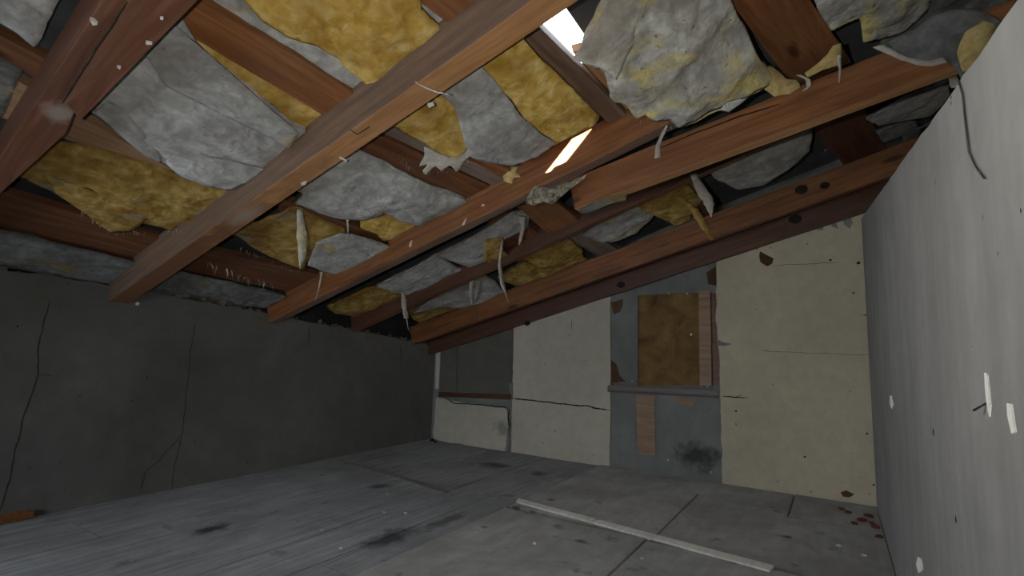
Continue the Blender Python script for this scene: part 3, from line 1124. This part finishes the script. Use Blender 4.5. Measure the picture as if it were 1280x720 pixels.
batt('', [(214, 30), (250, 60), (300, 104), (374, 168), (362, 186), (310, 160), (268, 140), (228, 120), (205, 108), (196, 92), (180, 70)], B_GREYY, sag=.03, lump=.012,
     stretch=S, dz=RD - .06, thick=.02, name='facing_fold', parent=G2)
batt('', [(206, 204), (218, 192), (245, 188), (262, 196), (300, 206), (330, 212), (318, 226), (288, 238), (255, 233), (226, 221)], B_GREY, sag=.03, lump=.010,
     dz=RD - .07, thick=.02, name='facing_fold', parent=G2)
batt('', [(118, 142), (136, 128), (160, 142), (178, 165), (198, 190), (204, 204), (186, 198), (160, 178), (140, 160)], B_GREY, sag=.02, lump=.008,
     dz=RD - .06, thick=.02, name='facing_fold', parent=G2)
Y3 = batt('large dirty yellow batt left of the long orange rafter', [(70, 185), (108, 186), (150, 196), (200, 213), (245, 226), (292, 238), (270, 262), (243, 281), (205, 284), (176, 280),
      (150, 291), (132, 286), (118, 272), (95, 258), (60, 238), (20, 222), (40, 205)], B_DIRTY, sag=.045, lump=.018, dz=RD - .02)
batt('', [(60, 222), (90, 230), (125, 242), (160, 258), (186, 272), (165, 290), (140, 291), (122, 280), (100, 262), (70, 242)], B_DIRTY, sag=.02, lump=.008,
     dz=RD - .055, thick=.02, name='facing_fold', parent=Y3)
batt('dark grey batt resting over the head of the left wall, nearest the camera', [(-30, 282), (0, 292), (85, 312), (165, 330), (150, 352), (140, 357), (70, 348), (0, 334), (-30, 330)],
     B_DGREY, sag=.01, dz=RD - .06)
# second bay
Y4 = batt('stained yellow batt with a dark hole beside the roof opening', [(598, 95), (640, 55), (660, 58), (690, 88), (715, 112), (750, 148), (742, 158), (715, 172), (692, 184), (675, 170),
      (655, 148), (640, 125)], B_YELLOW, sag=.015, dz=RD - .06, lump=.012, stretch=(1, .5), thick=.035)
G5 = batt('grey facing folded down along the stained yellow batt', [(565, 118), (592, 92), (612, 92), (630, 118), (648, 142), (672, 165), (696, 180), (672, 198), (640, 210), (610, 204),
      (588, 196), (575, 160)], B_GREY, sag=.02, dz=RD - .07, lump=.014, thick=.035)
T = batt('yellow tongue of torn insulation hanging by the greyed narrow batten', [(495, 160), (545, 125), (566, 118), (574, 145), (586, 172), (590, 184), (578, 198), (562, 202), (548, 196), (534, 182), (515, 172)],
     B_YELLOW, sag=.03, dz=RD - .05, lump=.012, thick=.05)
batt('', [(530, 182), (545, 190), (562, 197), (582, 190), (592, 178), (594, 190), (580, 203), (572, 216), (563, 206), (552, 214), (545, 208), (532, 219), (528, 214),
          (536, 206), (524, 208), (530, 196)], B_WHITE, sag=.0, dz=RD - .06, lump=.005, thick=.012, rag=.004, g=.012, name='torn_edge', parent=T)
G6 = batt('broad grey batt sagging low in the second bay', [(450, 190), (478, 206), (510, 222), (545, 238), (585, 250), (572, 262), (545, 274), (520, 280), (500, 277), (482, 268), (455, 276), (425, 275),
      (395, 266), (368, 256), (385, 238), (415, 215)], B_GREY, sag=.05, dz=RD - .03, lump=.018, freq=5)
batt('small folded yellow batt under the broad grey batt', [(450, 272), (480, 264), (510, 275), (538, 278), (515, 296), (490, 310), (470, 298), (450, 285)], B_YELLOW, sag=.02, dz=RD - .0, lump=.010)
Y7 = batt('yellow batt with wrinkles over the wall head, second bay', [(292, 292), (330, 278), (368, 260), (400, 275), (432, 290), (408, 304), (390, 325), (378, 338), (340, 322), (318, 312)],
     B_DIRTY, sag=.03, dz=RD - .02, lump=.014, stretch=(1, .5))
batt('small grey batt at the foot of the rafter catching the sun', [(385, 332), (395, 305), (428, 292), (460, 300), (488, 310), (470, 328), (440, 338), (412, 343)], B_GREYY, sag=.02, dz=RD - .07, lump=.010, thick=.04)
batt('dusty grey batt over the wall between the first two rafters', [(185, 352), (215, 340), (300, 358), (345, 368), (338, 384), (300, 385), (230, 375), (180, 368)], B_DGREY, sag=.0, dz=RD - .05, thick=.05)
# third bay
batt('muted yellow batt low in the third bay', [(408, 385), (450, 366), (475, 358), (500, 372), (480, 390), (450, 396), (420, 393)], B_DIRTY, sag=.02, dz=RD - .02)
batt('grey batt with a square torn edge in the third bay', [(470, 358), (510, 338), (545, 320), (570, 336), (562, 348), (559, 360), (535, 368), (520, 374), (492, 366)], B_GREY, sag=.025, dz=RD - .03)
batt('bluish grey batt rising to the dark batten in the third bay', [(545, 320), (590, 298), (640, 268), (662, 266), (660, 285), (640, 296), (625, 302), (618, 318), (605, 332), (592, 336), (568, 328)],
     B_GREY, sag=.03, dz=RD - .03)
batt('small yellow flap at the edge of the bluish grey batt', [(606, 300), (630, 298), (629, 318), (624, 332), (604, 335)], B_DIRTY, sag=.005, dz=RD - .08, thick=.02)
# fourth bay
batt('upper yellow batt left of the pale greyed batten', [(652, 322), (690, 305), (710, 298), (728, 314), (730, 328), (705, 338), (675, 336)], B_DIRTY, sag=.03, dz=RD - .03)
batt('lower yellow batt left of the pale greyed batten', [(622, 348), (650, 330), (668, 332), (700, 338), (680, 352), (655, 362), (635, 354)], B_DIRTY, sag=.02, dz=RD - .03)
batt('mottled grey batt behind the broken rafter end', [(728, 295), (760, 268), (800, 245), (822, 258), (815, 275), (795, 292), (772, 302), (755, 305), (742, 300)], B_GREYY, sag=.03, dz=RD - .02)
batt('dim grey batt under the hanging white shreds', [(515, 392), (555, 362), (600, 342), (618, 352), (634, 372), (625, 384), (590, 388), (560, 384)], B_GREY, sag=.02, dz=RD - .03)
batt('dim yellow batt near the back left corner', [(505, 388), (530, 372), (560, 382), (578, 386), (552, 402), (522, 404)], B_DIRTY, sag=.01, dz=RD + .02, thick=.05)
batt('rounded dim grey batt below the red rafter, right half', [(880, 215), (940, 192), (1016, 165), (1012, 190), (985, 214), (955, 232), (925, 238), (900, 228)], B_GREYY, sag=.04, dz=RD - .03)
batt('yellowish wad pressed behind the red rafter', [(800, 262), (830, 228), (858, 232), (880, 250), (862, 270), (846, 282), (822, 272)], B_DIRTY, sag=.03, dz=RD - .04)
batt('pale batt squeezed between dark board and right wall', [(1082, 150), (1130, 125), (1185, 100), (1190, 120), (1165, 145), (1135, 152), (1100, 158)], B_GREYY, sag=.03, dz=RD - .03)
batt('dark grey batt deep behind the right wall head', [(1090, 165), (1150, 150), (1170, 150), (1140, 185), (1110, 182)], B_DGREY, sag=.02, dz=RD)
# upper right bay
BIG = batt('huge pale batt bulging down past the overlapping rafters', [(770, -40, RD), (900, -40, RD), (930, 30, RD - .03), F(955, 80, 2.80), F(968, 100, 2.87), F(958, 110, 2.88), F(935, 122, 2.88), F(900, 138, 2.88), F(868, 153, 2.87),
      F(850, 160, 2.84), F(828, 153, 2.77), F(800, 147, 2.77), F(775, 120, 2.72), (752, 88, .13), (722, 76, RD - .02), (730, 50, RD - .02), (748, 15, RD - .02)],
     B_PALE, sag=.05, lump=.030, freq=5, thick=.05, rag=.010)
batt('', [(716, 74, .11), (740, 40, .13), (770, -20, .15), (800, -20, .15), (790, 60, .12), (770, 100, .08), (752, 86, .09), (735, 82, .10)], B_WHITE, sag=.03,
     lump=.010, thick=.02, name='torn_edge', parent=BIG)
batt('creamy grey batt right of the wide red board', [(1005, -30), (1180, -30), (1160, 15), (1130, 42), (1085, 54), (1050, 52), (1030, 30)], B_PALE, sag=.04, lump=.018)
batt('dark batt in the top right corner', [(1150, -30), (1290, -30), (1250, 15), (1190, 28), (1140, 45), (1100, 56), (1130, 40)], B_DGREY, sag=.02, dz=RD + .03)  # uses the dark grey wool colour
pad('', [(822, 138), (832, 152), (848, 160), (868, 154), (885, 144), (900, 138), (912, 140), (935, 122), (962, 107), (964, 92), (940, 80), (900, 95), (850, 120)], B_PALE, 2.90,
    .05, .018, name='torn_edge', parent=BIG)
FL = pad('flap of grey facing lying over the red rafter at the right wall', [(1094, 60), (1115, 50), (1140, 38), (1165, 20), (1190, 12), (1220, 12), (1244, 20), (1256, 30), (1240, 52), (1222, 80), (1212, 96), (1200, 98), (1194, 86),
      (1182, 76), (1165, 82), (1150, 80), (1128, 74), (1108, 64)], B_DGREY, 2.90, .035, .012, name='insulation_batt', group='glass wool batts sagging between the rafters')
pad('', [(1204, 42), (1230, 26), (1244, 32), (1234, 62), (1218, 88), (1204, 90), (1196, 66)], B_YPALE, 2.862, .03, .012, name='exposed_wool', parent=FL)
pad('', [(1092, 60), (1106, 57), (1122, 66), (1138, 72), (1160, 76), (1178, 72), (1184, 78), (1165, 83), (1146, 81), (1126, 75), (1106, 66)], B_WHITE, 2.862, .008, .003,
    name='torn_edge', parent=FL)
# small wads
GW = 'small wads of torn insulation'
pad('rounded cream wad stuffed at the left foot of the wide red board', [(950, 92), (962, 82), (975, 90), (984, 100), (996, 100), (1002, 108), (988, 118), (968, 121), (955, 112)], B_YPALE, 2.905, .045, .012, group=GW)
pad('pointed yellow wad at the right foot of the wide red board', [(1006, 92), (1020, 82), (1034, 70), (1042, 56), (1052, 54), (1054, 70), (1050, 82), (1028, 88), (1010, 97)], B_YPALE, 2.905, .03, .010, group=GW)
pad('little yellow tuft above the sunlit rafter', [(624, 212), (630, 207), (636, 208), (642, 204), (648, 209), (645, 216), (652, 221), (642, 222), (640, 230), (630, 227), (627, 219)], B_YPALE, 2.795, .02, .010, group=GW)
GC = 'crusts of wool on broken rafter ends'
pad('crust of fluff and grit clinging to the broken end of the sunlit rafter', [(657, 250), (662, 240), (668, 232), (690, 236), (712, 226), (736, 216), (728, 226), (714, 236), (704, 244), (690, 255), (680, 252), (668, 258), (658, 255)],
    B_WOOLG, 2.797, .012, .012, .008, freq=22, g=.008, name='wool_crust', group=GC)
pad('grey felt scrap stuck under the end of the overlapping red rafter', [(722, 263), (740, 253), (762, 245), (784, 242), (783, 250), (770, 253), (752, 260), (738, 265), (726, 266)],
    B_DGREY, 2.905, .008, .004, .006, name='wool_crust', group=GC)

# ------------------------------------------------------------ hanging shreds
def shred(label, px, w, mat=B_WHITE, dz=.02, wid=None):
    """a strip of torn facing hanging straight down from where its head is caught"""
    head = on_roof(px[0][0], px[0][1], dz)
    nrm = Vector((head.x, head.y, 0)).normalized()          # hangs in a vertical plane through its head
    pts = [hit(x, y, head, nrm) for x, y in px]
    side = Vector((nrm.y, -nrm.x, 0))
    bm = bmesh.new()
    P = []
    n = 14
    for i in range(n + 1):
        t = i / n * (len(pts) - 1)
        k = min(int(t), len(pts) - 2)
        P.append(pts[k].lerp(pts[k + 1], t - k))
    prev = None
    for i, p in enumerate(P):
        t = i / n
        prof = wid(t) if wid else (1 - .75 * t)
        ww = w * prof * (1 + .35 * noise.noise(p * 40))
        q_ = p + nrm * .012 * math.sin(t * 6 + px[0][0])
        tw = (side + nrm * .5 * math.sin(t * 4 + px[0][1])).normalized()
        th = nrm * .003
        cur = [bm.verts.new(q_ - head + tw * ww / 2 - th), bm.verts.new(q_ - head - tw * ww / 2 - th),
               bm.verts.new(q_ - head - tw * ww / 2 + th), bm.verts.new(q_ - head + tw * ww / 2 + th)]
        if prev:
            for k in range(4):
                bm.faces.new((prev[k], prev[(k + 1) % 4], cur[(k + 1) % 4], cur[k]))
        else:
            bm.faces.new(cur[::-1])
        prev = cur
    bm.faces.new(prev)
    bmesh.ops.recalc_face_normals(bm, faces=bm.faces)
    me = bpy.data.meshes.new('insulation_shred')
    bm.to_mesh(me)
    bm.free()
    o = link('insulation_shred', me, mat, None, Matrix.Translation(head), smooth=True)
    tag(o, label, 'shred', 'shreds of torn facing hanging from the roof')
    return o


leaf = lambda t: .55 + .6 * math.sin(min(1, t * 1.3) * 2.4) if t < .75 else max(.05, (1 - t) * 3.6)
shred('widest pale yellow shred, hanging in the second bay above the left wall', [(374, 262), (377, 290), (378, 315), (375, 336)], .05, B_PALE, .10, leaf)
shred('thin crooked shred hanging below the small grey batt', [(402, 340), (399, 358), (397, 366), (394, 376)], .016)
shred('tiny pointed shred with a dark tip under the broad grey batt', [(434, 274), (435, 284), (435, 293)], .02, dz=.10)
shred('ragged forked shred at the rafter foot above the left wall', [(504, 366), (505, 384), (508, 398)], .05, dz=.10, wid=lambda t: .8 + .2 * t)
shred('hair-thin shred below the ragged forked shred', [(508, 396), (510, 410), (513, 416)], .010, dz=.0)
shred('left one of the paired short shreds in the fourth bay', [(590, 348), (588, 362), (590, 382)], .045, dz=.12)
shred('right one of the paired short shreds in the fourth bay', [(598, 350), (598, 364), (593, 380)], .035, dz=.12)
shred('long wavy shred trailing from the small yellow flap', [(628, 300), (624, 330), (627, 352), (635, 377)], .035, dz=.12, wid=lambda t: .6 + .5 * t if t < .8 else 1.2 - t)
shred('white shred with a fine point below the sunlit rafter', [(653, 270), (654, 284), (649, 306)], .055, dz=.10)
shred('curled white shred hanging from the huge pale batt', [(834, 158), (826, 172), (822, 182), (822, 198)], .035, dz=.0, wid=lambda t: .5 + .5 * t)
shred('broad white shred hanging below the red rafter', [(866, 218), (876, 236), (886, 252), (889, 272)], .07, dz=.10, wid=leaf)
shred('spiky yellow shred pointing down across the knotty rafter', [(848, 246), (868, 262), (880, 284), (890, 300)], .10, B_DIRTY, .14)
shred('faint thread under the dim grey batt', [(598, 380), (599, 392), (600, 402)], .012, dz=.05)
shred('small fleck-like shred in the gap beside the knotty rafter', [(895, 326 - 40), (898, 292)], .015, dz=.03)
shred('white hook of facing between the two wads on the red rafter', [(998, 95), (1010, 98), (1012, 108), (1006, 114)], .022, dz=-.09, wid=lambda t: 1)
shred('narrow shred below the pointed yellow wad', [(1049, 70), (1050, 88), (1049, 104)], .018, dz=-.06)
shred('white shred drooping over the head of the right wall', [(1176, 72), (1188, 92), (1195, 108)], .04, dz=-.09, wid=lambda t: .7 + .3 * t)
blob('plaster_dab', on_x(172, 380, XL + .01), .016, M_WHITE, wl, 77, (.7, 1, .8), 1)
# the thread on the right wall
st = [(1196, 95), (1203, 118), (1205, 140), (1208, 165), (1211, 190), (1219, 208), (1230, 223)]
h = tube('thread', [on_x(x, y, XR - .006) for x, y in st], .0016, M_FINE, None, 6)
tag(h, 'dark thread hanging down the face of the right wall', 'thread')

# ragged fibres along the lower edge of batts (uncountable)
rnd = random.Random(4)
def fibres(anchor, n, dz, label, ln=.03):
    bm = bmesh.new()
    base = on_roof(*anchor[0], dz)
    for k in range(n):
        t = rnd.random() * (len(anchor) - 1)
        i = min(int(t), len(anchor) - 2)
        x = anchor[i][0] + (anchor[i + 1][0] - anchor[i][0]) * (t - i) + rnd.uniform(-2, 2)
        y = anchor[i][1] + (anchor[i + 1][1] - anchor[i][1]) * (t - i) + rnd.uniform(-2, 2)
        p = on_roof(x, y, dz)
        L = ln * rnd.uniform(.4, 1.4)
        q_ = p + Vector((rnd.uniform(-.5, .5), rnd.uniform(-.5, .5), -1)) * L
        w = Vector((rnd.uniform(-1, 1), rnd.uniform(-1, 1), 0)).normalized() * .0022
        u = Vector((-w.y, w.x, 0))
        v = [bm.verts.new(c - base) for c in (p + w, p - w * .5 + u, p - w * .5 - u, q_)]
        for f in ((0, 1, 3), (1, 2, 3), (2, 0, 3), (0, 2, 1)):
            bm.faces.new([v[a] for a in f])
    me = bpy.data.meshes.new('loose_fibres')
    bm.to_mesh(me)
    bm.free()
    o = link('loose_fibres', me, B_WHITE, None, Matrix.Translation(base))
    tag(o, label, 'fibres', kind='stuff')


fibres([(100, 262), (140, 290), (205, 290), (230, 284)], 34, RD - .06, 'loose white fibres fringing the large dirty yellow batt')
fibres([(255, 325), (300, 345), (340, 355)], 26, RD - .04, 'loose fibres on the fluff-covered batten over the wall head', .06)
fibres([(300, 310), (330, 322), (375, 340)], 22, RD - .04, 'loose fibres fringing the wrinkled yellow batt')
fibres([(530, 214), (560, 214), (585, 200)], 16, RD - .07, 'loose fibres on the torn yellow tongue', .02)
fibres([(494, 190), (505, 202), (515, 208)], 14, RD - .05, 'curly fibres stuck on the dark red batten', .03)
fibres([(800, 150), (850, 158), (900, 136), (950, 110)], 26, .04, 'loose fibres along the bottom of the huge pale batt', .02)
fibres([(390, 338), (420, 342), (450, 336)], 16, RD - .05, 'loose fibres under the small grey batt')

# ------------------------------------------------------------ floor pieces
s0, s1, s2, s3 = on_floor(648, 627), on_floor(968, 713), on_floor(962, 719), on_floor(645, 631)
stp = beam('floor_strip', [s3 + Vector((0, 0, .014)), s2 + Vector((0, 0, .014)), s1 + Vector((0, 0, .014)), s0 + Vector((0, 0, .014))], (0, 0, .012), F_STRIP, None, 10, .001, 2, .002)
tag(stp, 'long pale timber strip lying across the floor sheets', 'timber strip')
s0, s1, s2, s3 = on_floor(425, 573), on_floor(562, 614), on_floor(558, 616), on_floor(422, 575)
stp = beam('floor_strip', [s3, s2, s1, s0], (0, 0, .008), W_LEDGE, None, 10, .001, 5, .001)
tag(stp, 'thin dark strip across the floorboards near the left wall', 'timber strip')
for k, (lab, x, y, r, m) in enumerate([
        ('white chip on the boards, left one of a close pair', 480, 641, .011, M_WHITE), ('white chip on the boards, right one of a close pair', 507, 642, .012, M_WHITE),
        ('white chip on the boards near the bottom edge of the photo', 426, 686, .011, M_WHITE), ('bright white chip on the sheet in front of the long pale strip', 668, 680, .013, M_WHITE),
        ('white chip resting by the long pale timber strip', 812, 675, .014, M_WHITE), ('white chip at the seam just before the long pale strip', 803, 699, .012, M_WHITE),
        ('flat pale chip lying behind the long pale strip', 1048, 683, .016, M_WHITE), ('bright white chip by the right wall foot', 1080, 695, .016, M_WHITE),
        ('tiny white chip on the dull boards at the far left', 402, 663, .009, M_WHITE), ('white chip on the boards beyond the close pair', 484, 618, .010, M_WHITE),
        ('tiny chip on the sheet next to the back wall render', 810, 653, .008, M_WHITE)]):
    p = on_floor(x, y, .014 if on_floor(x, y).x > -2.08 else .001)
    c = blob('debris_chip', p + Vector((0, 0, r * .3)), r, m, None, k, (1.2, .9, .5), 1)
    tag(c, lab, 'chip', 'white plaster chips on the floor')
rnd = random.Random(9)
for k, (x, y, r) in enumerate([(1078, 652, .03), (1068, 655, .02), (1086, 646, .025), (1060, 641, .02), (1052, 637, .018), (1094, 660, .025), (1090, 655, .018), (1099, 672, .02), (540, 551, .03), (544, 553, .02)]):
    p = on_floor(x, y, .013)
    p.x = min(p.x, XR - r * 1.3)
    p.y = min(p.y, YB - r * 1.2)
    c = blob('rubble_piece', p + Vector((0, 0, r * .35)), r, M_RUBBLE if k < 8 else M_CRACK, None, k + 20, (1.3, 1, .6), 1)
    lab = 'small reddish rubble piece in the corner of back wall and right wall' if k < 8 else 'dark dirt lump in the corner of left wall and back wall'
    tag(c, lab, 'rubble', 'rubble in the right corner' if k < 8 else 'dirt in the left corner')
